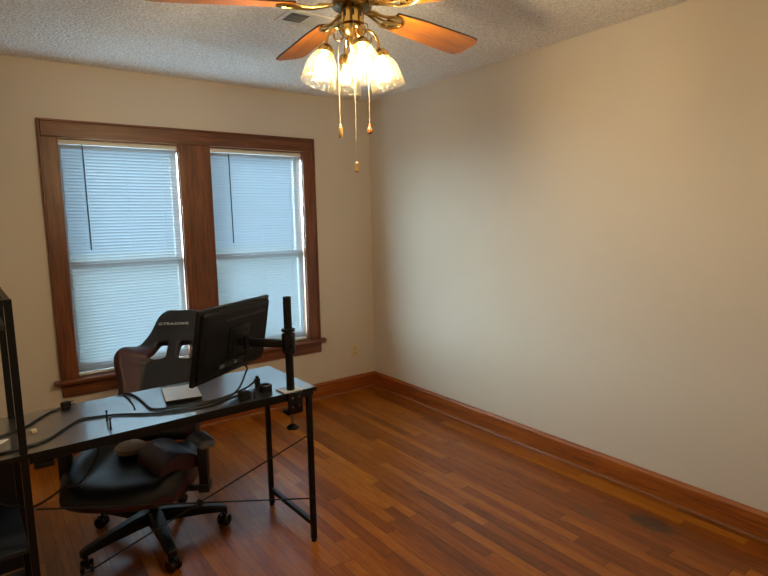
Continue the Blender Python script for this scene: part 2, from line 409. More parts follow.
blind(0, WIN[0][0], WIN[0][1], 'closed white mini blind over the left window, behind the gaming chair', -2.169, (1.955, 1.314))
blind(1, WIN[1][0], WIN[1][1], 'closed white mini blind over the right window, behind the monitor arm', -1.236, (1.947, 1.318))

# wall plates
def plate(name, label, M, m, duplex):
    t = bpy.data.objects.new(name, None); COL.objects.link(t); t.matrix_world = M; tag(t, label, 'outlet')
    mb = MB(); mb.rbox((-.035, -.006, -.0575), (.035, 0, .0575), .003, 2); mb.build('cover_plate', m, t)
    if duplex:
        for z in (-.02, .02):
            mb = MB(); mb.rbox((-.016, -.0085, z-.0145), (.016, -.0062, z+.0145), .001, 2); r = mb.build('socket', m, t)
            mb = MB(); mb.box((-.008, -.0092, z-.002), (-.0055, -.0086, z+.007)); mb.build('slot', MAT['slot'], r)
            mb = MB(); mb.box((.0055, -.0092, z-.002), (.008, -.0086, z+.007)); mb.build('slot', MAT['slot'], r)
            mb = MB(); mb.tube([(0, -.0086, z-.008), (0, -.0092, z-.008)], .003, 8); mb.build('ground_hole', MAT['slot'], r)
    else:
        mb = MB(); mb.rbox((-.0165, -.009, -.033), (.0165, -.0062, .033), .001, 2); r = mb.build('insert', m, t)
        for z in (-.016, .016):
            for x_ in (-.00675, .00675): box1('slot', (x_-.00125, -.0097, z-.004), (x_+.00125, -.0091, z+.006), MAT['slot'], r)
    mb = MB(); mb.tube([(0, -.0061, .0 if duplex else .046), (0, -.0078, .0 if duplex else .046)], .003, 10)
    mb.build('screw', MAT['silver'], t)
plate('wall_outlet', 'ivory outlet plate low on the window wall, right of the windows', Matrix.Translation((-.202, 0, .351)), MAT['outlet'], True)
plate('wall_outlet', 'off-white outlet plate low on the blank right wall near the corner', Matrix.Translation((0, -.313, .441)) @ Matrix.Rotation(-pi/2, 4, 'Z'), MAT['outlet_white'], False)

# ceiling vent
t = thing('ceiling_vent', 'white two-way air register on the ceiling behind the fan', 'vent', (-1.345, -1.430, H))
mb = MB(); w2, h2 = .145, .086; f = .026
mb.box((-w2, -h2, -.007), (w2, -h2+f, 0)); mb.box((-w2, h2-f, -.007), (w2, h2, 0)); mb.box((-w2, -h2+f, -.007), (-w2+f, h2-f, 0)); mb.box((w2-f, -h2+f, -.007), (w2, h2-f, 0)); mb.box((-.022, -h2+f, -.006), (-.014, h2-f, 0))
mb.build('frame', MAT['vent'], t, bevel=.002)
box1('duct', (-w2+f, -h2+f, -.0012), (w2-f, h2-f, -.0002), MAT['vent_dark'], t)
for x0, x1, sg in ((-w2+f, -.022, -1), (-.014, w2-f, 1)):
    mb = MB(); n = int((x1-x0)/.011)
    for k in range(n):
        x = x0+.006+k*.011
        M = Matrix.Translation((x, 0, -.0045)) @ Matrix.Rotation(rad(50)*sg, 4, 'Y')
        mb.box((-.0055, -h2+f+.001, -.0004), (.0055, h2-f-.001, .0004), M)
    for y in (-.02, .02): mb.box((x0, y-.0008, -.0075), (x1, y+.0008, -.0060))
    mb.build('louvers', MAT['vent'], t, smooth=False)
mb = MB(); mb.tube([(-w2+.013, 0, -.0072), (-w2+.013, 0, -.0085)], .004, 10); mb.build('screw', MAT['silver'], t)

# ================================================================= ceiling fan
FX, FY, FZ = -1.664, -2.292, 2.176
fan = thing('ceiling_fan', 'brass ceiling fan with five oak blades and four glass shades', 'ceiling fan', (FX, FY, H))
zf = FZ-H      # blade plane in fan coordinates
mb = MB(); mb.lathe([(.075, -.0005), (.078, -.012), (.06, -.045), (.03, -.06)], 32); mb.build('canopy', MAT['brass'], fan)
mb = MB(); mb.lathe([(.05, -.055), (.105, -.075), (.122, -.10), (.122, -.165), (.112, -.19), (.07, zf+.035), (.055, zf+.028)], 40); mb.build('motor_housing', [MAT['brass_dark']], fan)
mb = MB(); mb.lathe([(.050, zf+.028), (.066, zf+.022), (.066, zf-.004), (.044, zf-.012)], 32); mb.build('flywheel', MAT['brass_dark'], fan)
# switch housing with slotted sides
mb = MB(); mb.lathe([(.030, zf-.004), (.037, zf-.010), (.0375, zf-.045), (.040, zf-.05), (.040, zf-.056), (.031, zf-.06)], 32); sh = mb.build('switch_housing', MAT['brass'], fan)
for k in range(8):
    M = Matrix.Rotation(k*pi/4+.3, 4, 'Z'); mb = MB(); mb.rbox((.0365, -.0035, zf-.038), (.0385, .0035, zf-.018), .0009, 1, M); mb.build('cooling_slot', MAT['slot'], sh)
mb = MB(); mb.lathe([(.028, zf-.058), (.044, zf-.066), (.046, zf-.078), (.038, zf-.09), (.022, zf-.100), (.020, zf-.118), (.012, zf-.13), (.005, zf-.145)], 32); mb.build('light_kit_hub', MAT['brass'], fan)
def blade_outline():
    pts = [(.185, -.046), (.30, -.058), (.58, -.067), (.640, -.064), (.662, -.040)]
    return pts + [(x, -y) for x, y in reversed(pts)]
for k in range(5):
    az = rad(9.8+72*k)
    R0 = Matrix.Rotation(az, 4, 'Z') @ Matrix.Translation((0, 0, zf)) @ Matrix.Rotation(rad(-12), 4, 'X')
    mb = MB(); mb.prism(blade_outline(), -.0035, .0035); mb.bm.faces.ensure_lookup_table()
    for f_ in mb.bm.faces:
        if len(f_.verts) == 4: f_.material_index = 1
    b = mb.build('blade', [MAT['blade'], MAT['blade_edge']], fan); b.matrix_local = R0
    # blade iron: ornate bracket (in blade axes)
    mb = MB()
    for sg in (-1, 1):
        p = smooth_path([(.058, sg*.008, .004), (.10, sg*.012, -.004), (.14, sg*.020, -.010), (.172, sg*.034, -.009), (.205, sg*.036, -.0065), (.232, sg*.020, -.0065), (.246, 0, -.0065)], 5); mb.tube(p, .0052, 8)
    p = smooth_path([(.10, 0, -.004), (.15, 0, -.011), (.20, 0, -.0065), (.246, 0, -.0065)], 5); mb.tube(p, .0045, 8)
    mb.rbox((.055, -.015, -.004), (.115, .015, .005), .003, 2)
    mb.prism([(.165, -.03), (.20, -.04), (.235, -.02), (.25, 0), (.235, .02), (.20, .04), (.165, .03)], -.0055, -.0032)
    for q in ((.19, -.022), (.19, .022), (.232, 0)): mb.tube([(q[0], q[1], -.005), (q[0], q[1], -.010)], .005, 10)
    mb.build('blade_iron', MAT['brass'], b)
# lamps
def rib(a, i): return .022*cos(20*a) if 1 <= i <= 10 else 0
for k, (az, lit) in enumerate(((253, True), (343, True), (73, False), (163, True))):
    R0 = Matrix.Rotation(rad(az), 4, 'Z')
    mb = MB(); p = smooth_path([(.030, 0, zf-.085), (.052, 0, zf-.072), (.072, 0, zf-.080), (.088, 0, zf-.104), (.092, 0, zf-.134)], 6)
    mb.tube([R0 @ q for q in p], .0055, 10)
    p = smooth_path([(.030, 0, zf-.095), (.045, 0, zf-.112), (.062, 0, zf-.108), (.066, 0, zf-.092)], 5); mb.tube([R0 @ q for q in p], .0035, 8)
    arm = mb.build('lamp_arm', MAT['brass'], fan)
    A = R0 @ Matrix.Translation((.092, 0, zf-.134)) @ Matrix.Rotation(rad(-15), 4, 'Y')       # -Z of A points down and outward
    mb = MB(); mb.lathe([(.010, .008), (.020, .002), (.028, -.008), (.031, -.022), (.029, -.024), (.012, -.026)], 28, A); mb.build('shade_fitter', MAT['brass'], arm)
    outer = [(.0285, -.014), (.030, -.026), (.040, -.040), (.049, -.058), (.053, -.078), (.056, -.098), (.0585, -.116), (.060, -.127)]
    inner = [(r-.0028, z) for r, z in reversed(outer)]
    mb = MB(); mb.lathe(outer+inner, 80, A, lambda a, i: (.018*cos(20*a) if 1 < i < 14 else 0)+(.02*cos(10*a) if i in (7, 8) else 0), closed=True); mb.build('lamp_shade', MAT['shade'], arm)
    mb = MB(); mb.lathe([(.010, -.024), (.011, -.040), (.018, -.056), (.0235, -.072), (.022, -.086), (.014, -.096), (.003, -.100)], 24, A)
    mb.build('bulb', MAT['bulb'] if lit else MAT['bulb_off'], arm)
# pull chains
px = lambda d, a: (d*cos(rad(a)), d*sin(rad(a)))
for (x, y), z1, kind in ((px(.052, 146+18), 1.748, 0), (px(.043, 240), 1.630, 1), (px(.050, 326), 1.762, 2)):
    mb = MB(); z0 = zf-.052; zb = z1-H
    mb.tube([(x*.75, y*.75, z0), (x, y, z0-.004), (x, y, z0-.012)], .002, 6); mb.tube([(x, y, z0-.01), (x, y, zb+.03)], .0007, 6)
    n = int((z0-.012-zb-.03)/.006)
    for j in range(n):
        zz = z0-.012-j*.006; mb.lathe([(.0005, zz+.0014), (.0013, zz), (.0005, zz-.0014)], 6, Matrix.Translation((x, y, 0)))
    c = mb.build('pull_chain', MAT['chain'], fan)
    mb = MB()
    if kind == 2: prof = [(.002, .034), (.004, .030), (.004, .024), (.0085, .018), (.0105, .010), (.009, .003), (.003, 0)]
    elif kind == 0: prof = [(.002, .046), (.005, .040), (.003, .036), (.007, .032), (.0075, .004), (.005, 0)]
    else: prof = [(.002, .034), (.006, .030), (.0065, .018), (.0075, .004), (.004, 0)]
    mb.lathe([(r, z+zb) for r, z in prof], 16, Matrix.Translation((x, y, 0))); mb.build('pull_fob', MAT['fob_dark' if kind == 2 else 'fob'], c)

# ================================================================= desk with shelf tower
DA = rad(1.8)
desk = thing('desk', 'black desk with thin metal legs, crossed rods and a shelf tower at its left end', 'desk', (-1.588, -1.565, 0), DA)
# desk coordinates: x from -1.08 (shelf posts) .. 0 (right edge), y -.235 .. .235
ZT = .735; DL = -1.089; D = .236; SX = DL-.36
mb = MB(); mb.box((SX, -D, ZT-.018), (0, D, ZT))
for f_ in mb.bm.faces:
    f_.normal_update(); f_.material_index = 0 if f_.normal.z > .5 else 1
mb.build('desktop', [MAT['desktop'], MAT['metal']], desk)
mb = MB()
for y in (-D+.004, D-.026): mb.box((DL, y, ZT-.036), (-.016, y+.022, ZT-.0185))
mb.box((-.040, -D+.026, ZT-.036), (-.016, D-.026, ZT-.0185)); mb.build('frame_rail', MAT['metal'], desk)
for y in (-D+.012, D-.034):
    mb = MB(); mb.box((-.040, y, .010), (-.018, y+.022, ZT-.0365)); l = mb.build('leg', MAT['metal'], desk, bevel=.001)
    mb = MB(); mb.lathe([(.012, 0), (.013, .008), (.009, .010)], 12, Matrix.Translation((-.029, y+.011, 0))); mb.build('foot', MAT['plastic'], l)
box1('cross_bar', (-.038, -D+.0345, .075), (-.020, D-.0345, .097), MAT['metal'], desk)
# crossed tension rods in the plane of the near legs
yr = -D+.006
for z0, z1 in ((.52, .215), (.215, .540)):
    mb = MB(); yy = yr+(.0 if z0 < .4 else .008); mb.tube([(-.029, yy, z0), (DL+.004, yy, z1)], .0032, 8); mb.build('tension_rod', MAT['metal'], desk)
mb = MB(); mb.tube([(-.545, yr-.004, .3735), (-.545, yr+.012, .3735)], .012, 14); mb.build('rod_clip', MAT['metal'], desk)
# shelf tower
for x in (DL-.024, SX+.002):
    for y in (-D+.001, D-.023):
        mb = MB(); mb.box((x, y, .010), (x+.022, y+.022, ZT-.019)); mb.box((x, y, ZT+.0005), (x+.022, y+.022, 1.245)); l = mb.build('shelf_post', MAT['metal'], desk, bevel=.001)
        mb = MB(); mb.lathe([(.012, 0), (.013, .008), (.009, .010)], 12, Matrix.Translation((x+.011, y+.011, 0))); mb.build('foot', MAT['plastic'], l)
for z in (.415, .10, 1.165):
    mb = MB(); mb.box((SX+.025, -D+.003, z-.016), (DL-.025, D-.003, z)); mb.build('shelf_board', MAT['panel'], desk, bevel=.0015)
mb = MB()
for y in (-D+.003, D-.021): mb.box((SX+.0245, y, 1.225), (DL-.0245, y+.018, 1.243))
for x in (DL-.022, SX+.004): mb.box((x, -D+.0235, 1.225), (x+.018, D-.0235, 1.243))
mb.build('top_rail', MAT['metal'], desk)
box1('back_panel', (SX+.025, D-.021, .115), (DL-.025, D-.015, .398), MAT['panel'], desk)
box1('back_panel', (SX+.025, D-.021, .417), (DL-.025, D-.015, ZT-.020), MAT['panel'], desk)
mb = MB(); mb.rbox((DL+.012, -D+.006, ZT-.062), (DL+.07, -D+.024, ZT-.0425), .003, 2); mb.build('corner_bracket', MAT['metal'], desk)

# ================================================================= monitor and arm
MC = Vector((-1.863, -1.580, .963)); MR = Matrix.Rotation(rad(35.4), 4, 'Z') @ Matrix.Rotation(rad(9.7), 4, 'X') @ Matrix.Rotation(rad(.8), 4, 'Y')
mon = thing('monitor', 'black flat monitor seen from behind, held above the desk on an arm', 'monitor'); mon.matrix_world = Matrix.Translation(MC) @ MR
mb = MB(); mb.rbox((-.27, 0, -.16), (.27, .018, .16), .004, 3); mb.build('bezel', MAT['plastic'], mon)
mb = MB(); v = mb.box((-.262, -.022, -.150), (.262, .000, .152))
for q in v:
    if q.co.y < -.01: q.co.x *= .93; q.co.z = .142 if q.co.z > 0 else -.118
mb.build('back_shell', MAT['monitor'], mon, bevel=.012)
box1('screen', (-.262, .0182, -.148), (.262, .0190, .152), MAT['screen'], mon)
mb = MB(); mb.rbox((-.115, -.0245, .095), (.205, -.0222, .104), .001, 1); mb.build('vent_slot', MAT['slot'], mon)
mb = MB(); mb.rbox((-.075, -.026, -.075), (.085, -.0222, .065), .004, 2); mb.build('mount_recess', MAT['monitor'], mon)
mb = MB(); mb.box((-.14, -.0255, -.112), (.05, -.0225, -.086)); cp = mb.build('port_strip', MAT['plastic_gloss'], mon)
mb = MB(); mb.box((-.13, -.029, -.106), (-.10, -.0257, -.094)); mb.build('port', MAT['silver'], cp)
mb = MB(); mb.box((-.03, -.034, -.104), (-.012, -.0257, -.092)); mb.build('port', MAT['silver'], cp)

arm = thing('monitor_mount', 'black clamp-on monitor pole and arm at the desk corner', 'monitor arm')
PX, PY = -1.700, -1.785
mb = MB(); mb.tube([(PX, PY, ZT+.007), (PX, PY, 1.145)], .0175, 20); po = mb.build('pole', MAT['metal'], arm)
mb = MB(); mb.lathe([(.0178, 1.1455), (.0178, 1.149), (.012, 1.152)], 20, Matrix.Translation((PX, PY, 0))); mb.build('pole_cap', MAT['plastic'], po)
RB = Matrix.Translation((PX, PY, 0)) @ Matrix.Rotation(DA, 4, 'Z')
mb = MB(); mb.rbox((-.045, -.030, ZT+.0006), (.045, .055, ZT+.0066), .002, 2, RB); mb.build('base_plate', MAT['plate'], arm)
mb = MB(); mb.rbox((-.028, -.036, ZT-.092), (.038, -.0215, ZT+.0004), .002, 2, RB); mb.rbox((-.028, -.0215, ZT-.100), (.038, .030, ZT-.086), .002, 2, RB); cl = mb.build('clamp', MAT['metal'], arm)
for q in ((-.012, -.02), (.02, -.02), (-.012, -.06), (.02, -.06)):
    mb = MB(); mb.tube([RB @ Vector((q[0], -.0362, ZT+q[1])), RB @ Vector((q[0], -.039, ZT+q[1]))], .0045, 10); mb.build('bolt', MAT['silver'], cl)
mb = MB(); mb.tube([(PX+.006, PY+.006, ZT-.165), (PX+.006, PY+.006, ZT-.050)], .0052, 12); s_ = mb.build('clamp_screw', MAT['silver'], arm)
mb = MB(); mb.lathe([(.006, ZT-.176), (.026, ZT-.172), (.028, ZT-.164), (.018, ZT-.158), (.008, ZT-.152)], 20, Matrix.Translation((PX+.006, PY+.006, 0))); mb.build('screw_knob', MAT['plastic'], s_)
mb = MB(); mb.lathe([(.008, ZT-.050), (.02, ZT-.048), (.02, ZT-.0435), (.006, ZT-.0425)], 20, Matrix.Translation((PX+.006, PY+.006, 0))); mb.build('pressure_pad', MAT['rubber'], s_)
mb = MB(); mb.lathe([(.0178, .905), (.0275, .907), (.0285, .915), (.0285, .985), (.0275, .992), (.0178, .994)], 24, Matrix.Translation((PX, PY, 0))); mb.rbox((-.006, -.040, .905), (.006, -.026, .99), .002, 1, RB); co_ = mb.build('collar', MAT['metal'], arm)
mb = MB(); mb.tube([RB @ Vector((-.012, -.028, .922)), RB @ Vector((-.012, -.052, .922))], .012, 16); mb.build('collar_knob', MAT['plastic'], co_)
mb = MB(); mb.lathe([(.0178, 1.000), (.029, 1.001), (.029, 1.012), (.0178, 1.013)], 24, Matrix.Translation((PX, PY, 0))); mb.build('stop_ring', MAT['metal'], arm)
VP = (Matrix.Translation(MC) @ MR) @ Vector((.005, -.064, -.008)); ax = Vector((PX, PY, .945)); d = (VP-ax); dh = Vector((d.x, d.y, 0)).normalized(); sd = Vector((-dh.y, dh.x, 0))
MA = Matrix((dh.to_4d(), sd.to_4d(), (0, 0, 1, 0), (0, 0, 0, 1))).transposed(); 
for i in range(3): MA[3][i] = 0
MA = Matrix.Translation(ax) @ MA
Lh = Vector((d.x, d.y, 0)).length
mb = MB(); mb.rbox((.022, -.013, -.018), (Lh-.012, .013, .018), .007, 3, MA); mb.build('arm_segment', MAT['metal'], arm)
mb = MB(); mb.tube([ax+dh*Lh+Vector((0, 0, -.030)), ax+dh*Lh+Vector((0, 0, .030))], .017, 18); mb.build('elbow', MAT['metal'], arm)
MVm = Matrix.Translation(MC) @ MR
mb = MB(); mb.rbox((-.052, -.030, -.060), (.062, -.0265, .050), .002, 2, MVm); mb.rbox((-.018, -.052, -.026), (.028, -.030, .014), .004, 2, MVm); hd = mb.build('mount_plate', MAT['monitor'], arm)
for q in ((-.04, -.048), (.05, -.048), (-.04, .038), (.05, .038)):
    mb = MB(); mb.tube([MVm @ Vector((q[0], -.0302, q[1])), MVm @ Vector((q[0], -.034, q[1]))], .005, 10); mb.build('screw', MAT['plastic'], hd)

# ================================================================= gaming chair
CH = rad(32)
chair = thing('gaming_chair', 'reclined black and maroon gaming chair tucked under the desk', 'chair', (-2.19, -1.285, 0), -CH)
# five star base and casters
mb = MB(); mb.lathe([(.030, .085), (.052, .09), (.055, .125), (.045, .145), (.030, .150)], 28); 
angs = [rad(-91+72*k)+CH for k in range(5)]
for a in angs:
    R0 = Matrix.Rotation(a, 4, 'Z'); prof = []
    secs = [(.02, .034, .086, .146), (.10, .031, .088, .142), (.22, .025, .085, .124), (.315, .021, .078, .106), (.332, .018, .066, .098)]
    rings = []
    for (r, hw_, z0, z1) in secs:
        b_ = .35*hw_
        rings.append([mb.bm.verts.new(R0 @ Vector((r, y, z))) for y, z in ((-hw_, z0), (hw_, z0), (hw_, z1-b_), (hw_-b_, z1), (-hw_+b_, z1), (-hw_, z1-b_))])
    for p, q in zip(rings, rings[1:]):
        for k in range(6): mb.bm.faces.new((p[k], p[(k+1) % 6], q[(k+1) % 6], q[k]))
    mb.bm.faces.new(list(reversed(rings[0]))); mb.bm.faces.new(rings[-1])
mb.build('star_base', MAT['plastic'], chair, bevel=.002, angle=30)
for i, a in enumerate(angs):
    c = Vector((.312*cos(a), .312*sin(a), 0)); sw = a+[.5, .9, -.6, .3, 1.1][i]
    R0 = Matrix.Translation(c) @ Matrix.Rotation(sw, 4, 'Z')
    mb = MB()
    mb.tube([R0 @ Vector((0, 0, .05)), R0 @ Vector((0, 0, .082))], .0075, 10)
    mb.rbox((-.020, -.008, .022), (.026, .008, .058), .006, 2, R0)
    cs = mb.build('caster', MAT['plastic'], chair)
    for sg in (-1, 1):
        mb = MB(); y0, y1 = sorted((sg*.0095, sg*.0255))
        M = R0 @ Matrix.Translation((.006, (y0+y1)/2, .0275)) @ Matrix.Rotation(pi/2, 4, 'X')
        hw_ = (y1-y0)/2; mb.lathe([(.012, -hw_), (.024, -hw_), (.0275, -hw_+.003), (.0275, hw_-.003), (.024, hw_), (.012, hw_)], 24, M); mb.build('wheel', MAT['plastic_gloss'], cs)
mb = MB(); mb.lathe([(.026, .145), (.026, .24), (.020, .242), (.020, .335)], 24); mb.build('gas_column', MAT['plastic_gloss'], chair)
mb = MB(); mb.rbox((-.10, -.22, .330), (.10, .06, .352), .008, 2); mb.tube([(.09, -.08, .340), (.23, -.10, .335)], .006, 8); mb.build('tilt_mechanism', MAT['metal'], chair)
# seat cushion
mb = MB(); nx, ny = 22, 18
def seat_pt(i, j, top):
    u = -1+2*i/nx; v = j/ny
    x = .285*u*(1-.10*v*v)*(1-.20*(1-v)**3); y = -.435+.51*v+.06*abs(u)**3*(1-v)**2
    rf = 1-max(0, 1-v/.16)**2; ru = 1-max(0, (abs(u)-.86)/.14)**2*.9
    fx = max(0, min(1, (abs(u)-.52)/.26)); bol = fx*fx*(3-2*fx)
    zt = .435 + .062*bol*min(1, .30+v*1.9) - .012*(1-abs(u))*0 + .006*sin(v*9)*(1-bol) - .004*cos(u*7)
    zt -= .055*(1-rf) + .035*(1-ru)
    if top: return (x, y, zt)
    return (x*.94, y+.012*(1-v), .338+.016*(1-rf))
tp = [[mb.bm.verts.new(seat_pt(i, j, True)) for j in range(ny+1)] for i in range(nx+1)]
bt = [[mb.bm.verts.new(seat_pt(i, j, False)) for j in range(ny+1)] for i in range(nx+1)]
def q4(a, b, c, d_, mi):
    f = mb.bm.faces.new((a, b, c, d_)); f.material_index = mi
for i in range(nx):
    for j in range(ny):
        q4(tp[i][j], tp[i+1][j], tp[i+1][j+1], tp[i][j+1], 0); q4(bt[i][j+1], bt[i+1][j+1], bt[i+1][j], bt[i][j], 1)
for i in range(nx):
    q4(tp[i+1][0], tp[i][0], bt[i][0], bt[i+1][0], 1); q4(tp[i][ny], tp[i+1][ny], bt[i+1][ny], bt[i][ny], 1)
for j in range(ny):
    q4(tp[0][j], tp[0][j+1], bt[0][j+1], bt[0][j], 1); q4(tp[nx][j+1], tp[nx][j], bt[nx][j], bt[nx][j+1], 1)
mb.build('seat', [MAT['leather_seat'], MAT['maroon']], chair, bevel=0, subsurf=1, angle=180)
# stitched seams where the bolsters meet the seat
for sg in (-1, 1):
    pts = []
    for j in range(2, ny):
        i = nx/2+sg*nx/2*.56; ii = int(round(i)); x, y, z = seat_pt(ii, j, True); pts.append((x, y, z+.0015))
    mb = MB(); mb.tube(smooth_path(pts, 3), .0028, 6); mb.build('seam_piping', MAT['maroon'], chair)
# backrest
AL = rad(46); HY, HZ = .10, .435
SD = Vector((0, sin(AL), cos(AL))); FN = Vector((0, -cos(AL), sin(AL)))
def bp_(x, s, n=0.0): return Vector((0, HY, HZ)) + Vector((x, 0, 0)) + SD*s + FN*n
srow = [.0, .05, .10, .15, .20, .24, .28, .32, .36, .40, .43, .455, .475, .495, .515, .535, .552, .575, .60, .63, .66, .69, .715, .74, .757, .768]
wrow = [.195, .198, .20, .20, .20, .203, .212, .224, .238, .248, .251, .249, .243, .228, .205, .188, .174, .160, .146, .136, .129, .123, .117, .104, .082, .052]
ucol = [-1, -.93, -.84, -.74, -.64, -.52, -.40, -.28, -.15, 0, .15, .28, .40, .52, .64, .74, .84, .93, 1]
holes = set()
mb = MB(); g = []
for s, hw_ in zip(srow, wrow):
    row = []
    for u in ucol:
        x = u*hw_; au = abs(x)
        k = max(0, min(1, (s-.02)/.15))*max(0, min(1, (.525-s)/.07)); e = max(0, (au-.125)/.115)
        n_ = .10*k*e**1.3 + .020*k*(1-min(1, au/.165)**2)*0 - .012*(1-k)*(abs(u)**2)
        # hole columns: pull the columns either side of the openings to the trapezoid edges
        if .454 <= s <= .553:
            f = (s-.455)/.097; inner = .032; outer = .116-.036*f
            xs = {9: 0}
            ladder = [0, .5*inner, inner, inner+(outer-inner)*.33, inner+(outer-inner)*.67, outer, outer+(hw_-outer)*.3, outer+(hw_-outer)*.6, outer+(hw_-outer)*.85, hw_]
            ci = ucol.index(u)-9; x = math.copysign(ladder[abs(ci)], ci) if ci else 0
        row.append(mb.bm.verts.new(bp_(x, s, n_)))
    g.append(row)
for j in range(len(srow)-1):
    for i in range(len(ucol)-1):
        ci = min(abs(i-9), abs(i+1-9))
        if .454 <= srow[j] and srow[j+1] <= .553 and 2 <= ci <= 4: continue
        f = mb.bm.faces.new((g[j][i], g[j][i+1], g[j+1][i+1], g[j+1][i]))
        f.material_index = 1 if (ci >= 5 and srow[j] < .48) else 0
bk = mb.build('backrest', [MAT['leather'], MAT['maroon']], chair, angle=180)
md = bk.modifiers.new('thick', 'SOLIDIFY'); md.thickness = .055; md.offset = 0
md = bk.modifiers.new('round', 'SUBSURF'); md.levels = 2; md.render_levels = 2
# rear hinge covers
for sg in (-1, 1):
    mb = MB(); M = Matrix.Translation((sg*.212, HY-.012, HZ-.012)) @ Matrix.Rotation(pi/2, 4, 'Y'); mb.lathe([(.01, -.012), (.048, -.011), (.05, -.006), (.05, .008), (.035, .012)], 26, M); mb.build('hinge_cover', MAT['plastic'], chair)
# lettering on the headrest
def letters(txt, name, size, M, m, parent):
    cu = bpy.data.curves.new(name, 'FONT'); cu.body = txt; cu.size = size; cu.align_x = 'CENTER'; cu.align_y = 'CENTER'; cu.extrude = .0006; cu.space_character = 1.12
    to = bpy.data.objects.new(name, cu); COL.objects.link(to); bpy.context.view_layer.update()
    me = bpy.data.meshes.new_from_object(to.evaluated_get(bpy.context.evaluated_depsgraph_get()))
    bpy.data.objects.remove(to); o_ = bpy.data.objects.new(name, me); COL.objects.link(o_); me.materials.clear(); me.materials.append(m)
    o_.parent = parent; o_.matrix_local = M; return o_
Mx = Matrix(((1, 0, 0, 0), (0, SD.y, FN.y, 0), (0, SD.z, FN.z, 0), (0, 0, 0, 1)))
LM = Matrix.Translation(bp_(-.018, .665, .0335)) @ Mx @ Matrix.Diagonal((1.25, 1, 1, 1))
letters('GTRACING', 'logo', .0235, LM, MAT['thread'], chair)
# arm rests
for sg in (-1, 1):
    mb = MB(); x = .315 if sg > 0 else -.243
    mb.rbox((x-.019, -.280, .375), (x+.019, -.228, .545), .006, 2); mb.rbox((x-.023, -.285, .348), (x+.023, -.220, .385), .005, 2)
    mb.rbox((min(sg*.15, x), -.270, .352), (max(sg*.15, x), -.235, .366), .003, 2)
    ar = mb.build('armrest', MAT['plastic'], chair)
    mb = MB(); MQ = Matrix.Translation((x-.006, -.240, 0)) @ Matrix.Rotation(rad(34), 4, 'Z'); mb.rbox((-.036, -.075, .546), (.036, .065, .584), .017, 4, MQ); pd = mb.build('armrest_pad', MAT['pad'], ar)

# lumbar pillow lying on the seat
cpt = Vector((-2.205, -1.60, .0)); axis = Vector((-.035, .235, 0)).normalized()
pil = thing('lumbar_pillow', 'dark maroon half-round pillow lying on the chair seat', 'pillow', (-2.165, -1.540, .452))
L2 = .125
ax3 = axis; sx3 = Vector((axis.y, -axis.x, 0))
MP = Matrix(((sx3.x, 0, ax3.x, 0), (sx3.y, 0, ax3.y, 0), (0, 1, 0, 0), (0, 0, 0, 1)))
poly = [(.092*cos(a), .078*sin(a)**.9) for a in [pi*k/16 for k in range(17)]]
mb = MB(); n_ = len(poly); zs = [-L2, -L2*.97, -L2*.8, 0, L2*.8, L2*.97, L2]; sca = [.90, .97, 1, 1.0, 1, .97, .90]; rings = []
for z, s in zip(zs, sca): rings.append([mb.bm.verts.new(MP @ Vector((x*s, y*s, z))) for x, y in poly])
for a, b in zip(rings, rings[1:]):
    for k in range(n_): mb.bm.faces.new((a[k], a[(k+1) % n_], b[(k+1) % n_], b[k]))
mb.bm.faces.new(list(reversed(rings[0]))); mb.bm.faces.new(rings[-1])
mb.build('cushion', MAT['maroon'], pil, bevel=.006)
TL = MP @ Matrix.Translation((.092*cos(1.9), .0795, 0)) @ Matrix(((0, 1, 0, 0), (0, 0, 1, 0), (1, 0, 0, 0), (0, 0, 0, 1))) @ Matrix.Rotation(pi, 4, 'Z')
letters('GTRACING', 'logo', .024, TL, MAT['thread'], pil)

# ================================================================= on the desk
Z = ZT
def cable(name, label, pts, r, cat='cable', z=None):
    mb = MB(); mb.tube(smooth_path([p if len(p) == 3 else (p[0], p[1], Z+r+.0004 if z is None else z) for p in pts], 6), r, 8)
    return tag(mb.build(name, MAT['rubber']), label, cat)
mp = MVm @ Vector((-.005, -.030, -.095)); mp2 = MVm @ Vector((.03, -.060, -.13))
cable('monitor_cable', 'black cable from the monitor back running left along the whole desk', [tuple(mp), tuple(mp2), (-1.835, -1.615, .80), (-1.885, -1.655, .752), (-1.968, -1.716), (-2.062, -1.752), (-2.221, -1.723), (-2.356, -1.634), (-2.429, -1.604), (-2.492, -1.597), (-2.548, -1.666), (-2.593, -1.726), (-2.639, -1.760), (-2.68, -1.77), (-2.75, -1.785)], .0042)
cb = cable('power_cable', 'thick black cable curving from the upright plug past the white box', [(-1.795, -1.628, Z+.03), (-1.842, -1.645, Z+.012), (-1.959, -1.690), (-2.071, -1.708), (-2.166, -1.690), (-2.240, -1.650), (-2.249, -1.548), (-2.257, -1.426), (-2.278, -1.372), (-2.31, -1.35)], .0045)
cable('usb_cable', 'short thin black cable bent forward on the desk left of the white box', [(-2.292, -1.366), (-2.286, -1.442), (-2.288, -1.534), (-2.296, -1.602)], .0028)
cable('charger_cable', 'black cable from the far left corner of the desk into the shelf tower', [(-2.520, -1.395, Z+.012), (-2.545, -1.405), (-2.570, -1.420), (-2.61, -1.473), (-2.668, -1.553), (-2.739, -1.596), (-2.80, -1.60)], .0036)
mb = MB(); M = Matrix.Translation((-2.512, -1.392, Z+.0135)) @ Matrix.Rotation(rad(25), 4, 'Z'); mb.rbox((-.017, -.012, -.013), (.017, .012, .013), .004, 2, M); a_ = tag(mb.build('plug_adapter', MAT['plastic']), 'small black plug at the far left corner of the desk', 'plug')
mb = MB(); mb.tube([M @ Vector((.017, 0, .006)), M @ Vector((.033, .003, .006))], .0022, 8); mb.tube([M @ Vector((.017, 0, -.004)), M @ Vector((.033, -.006, -.004))], .0022, 8); mb.build('prong', MAT['plastic'], a_)
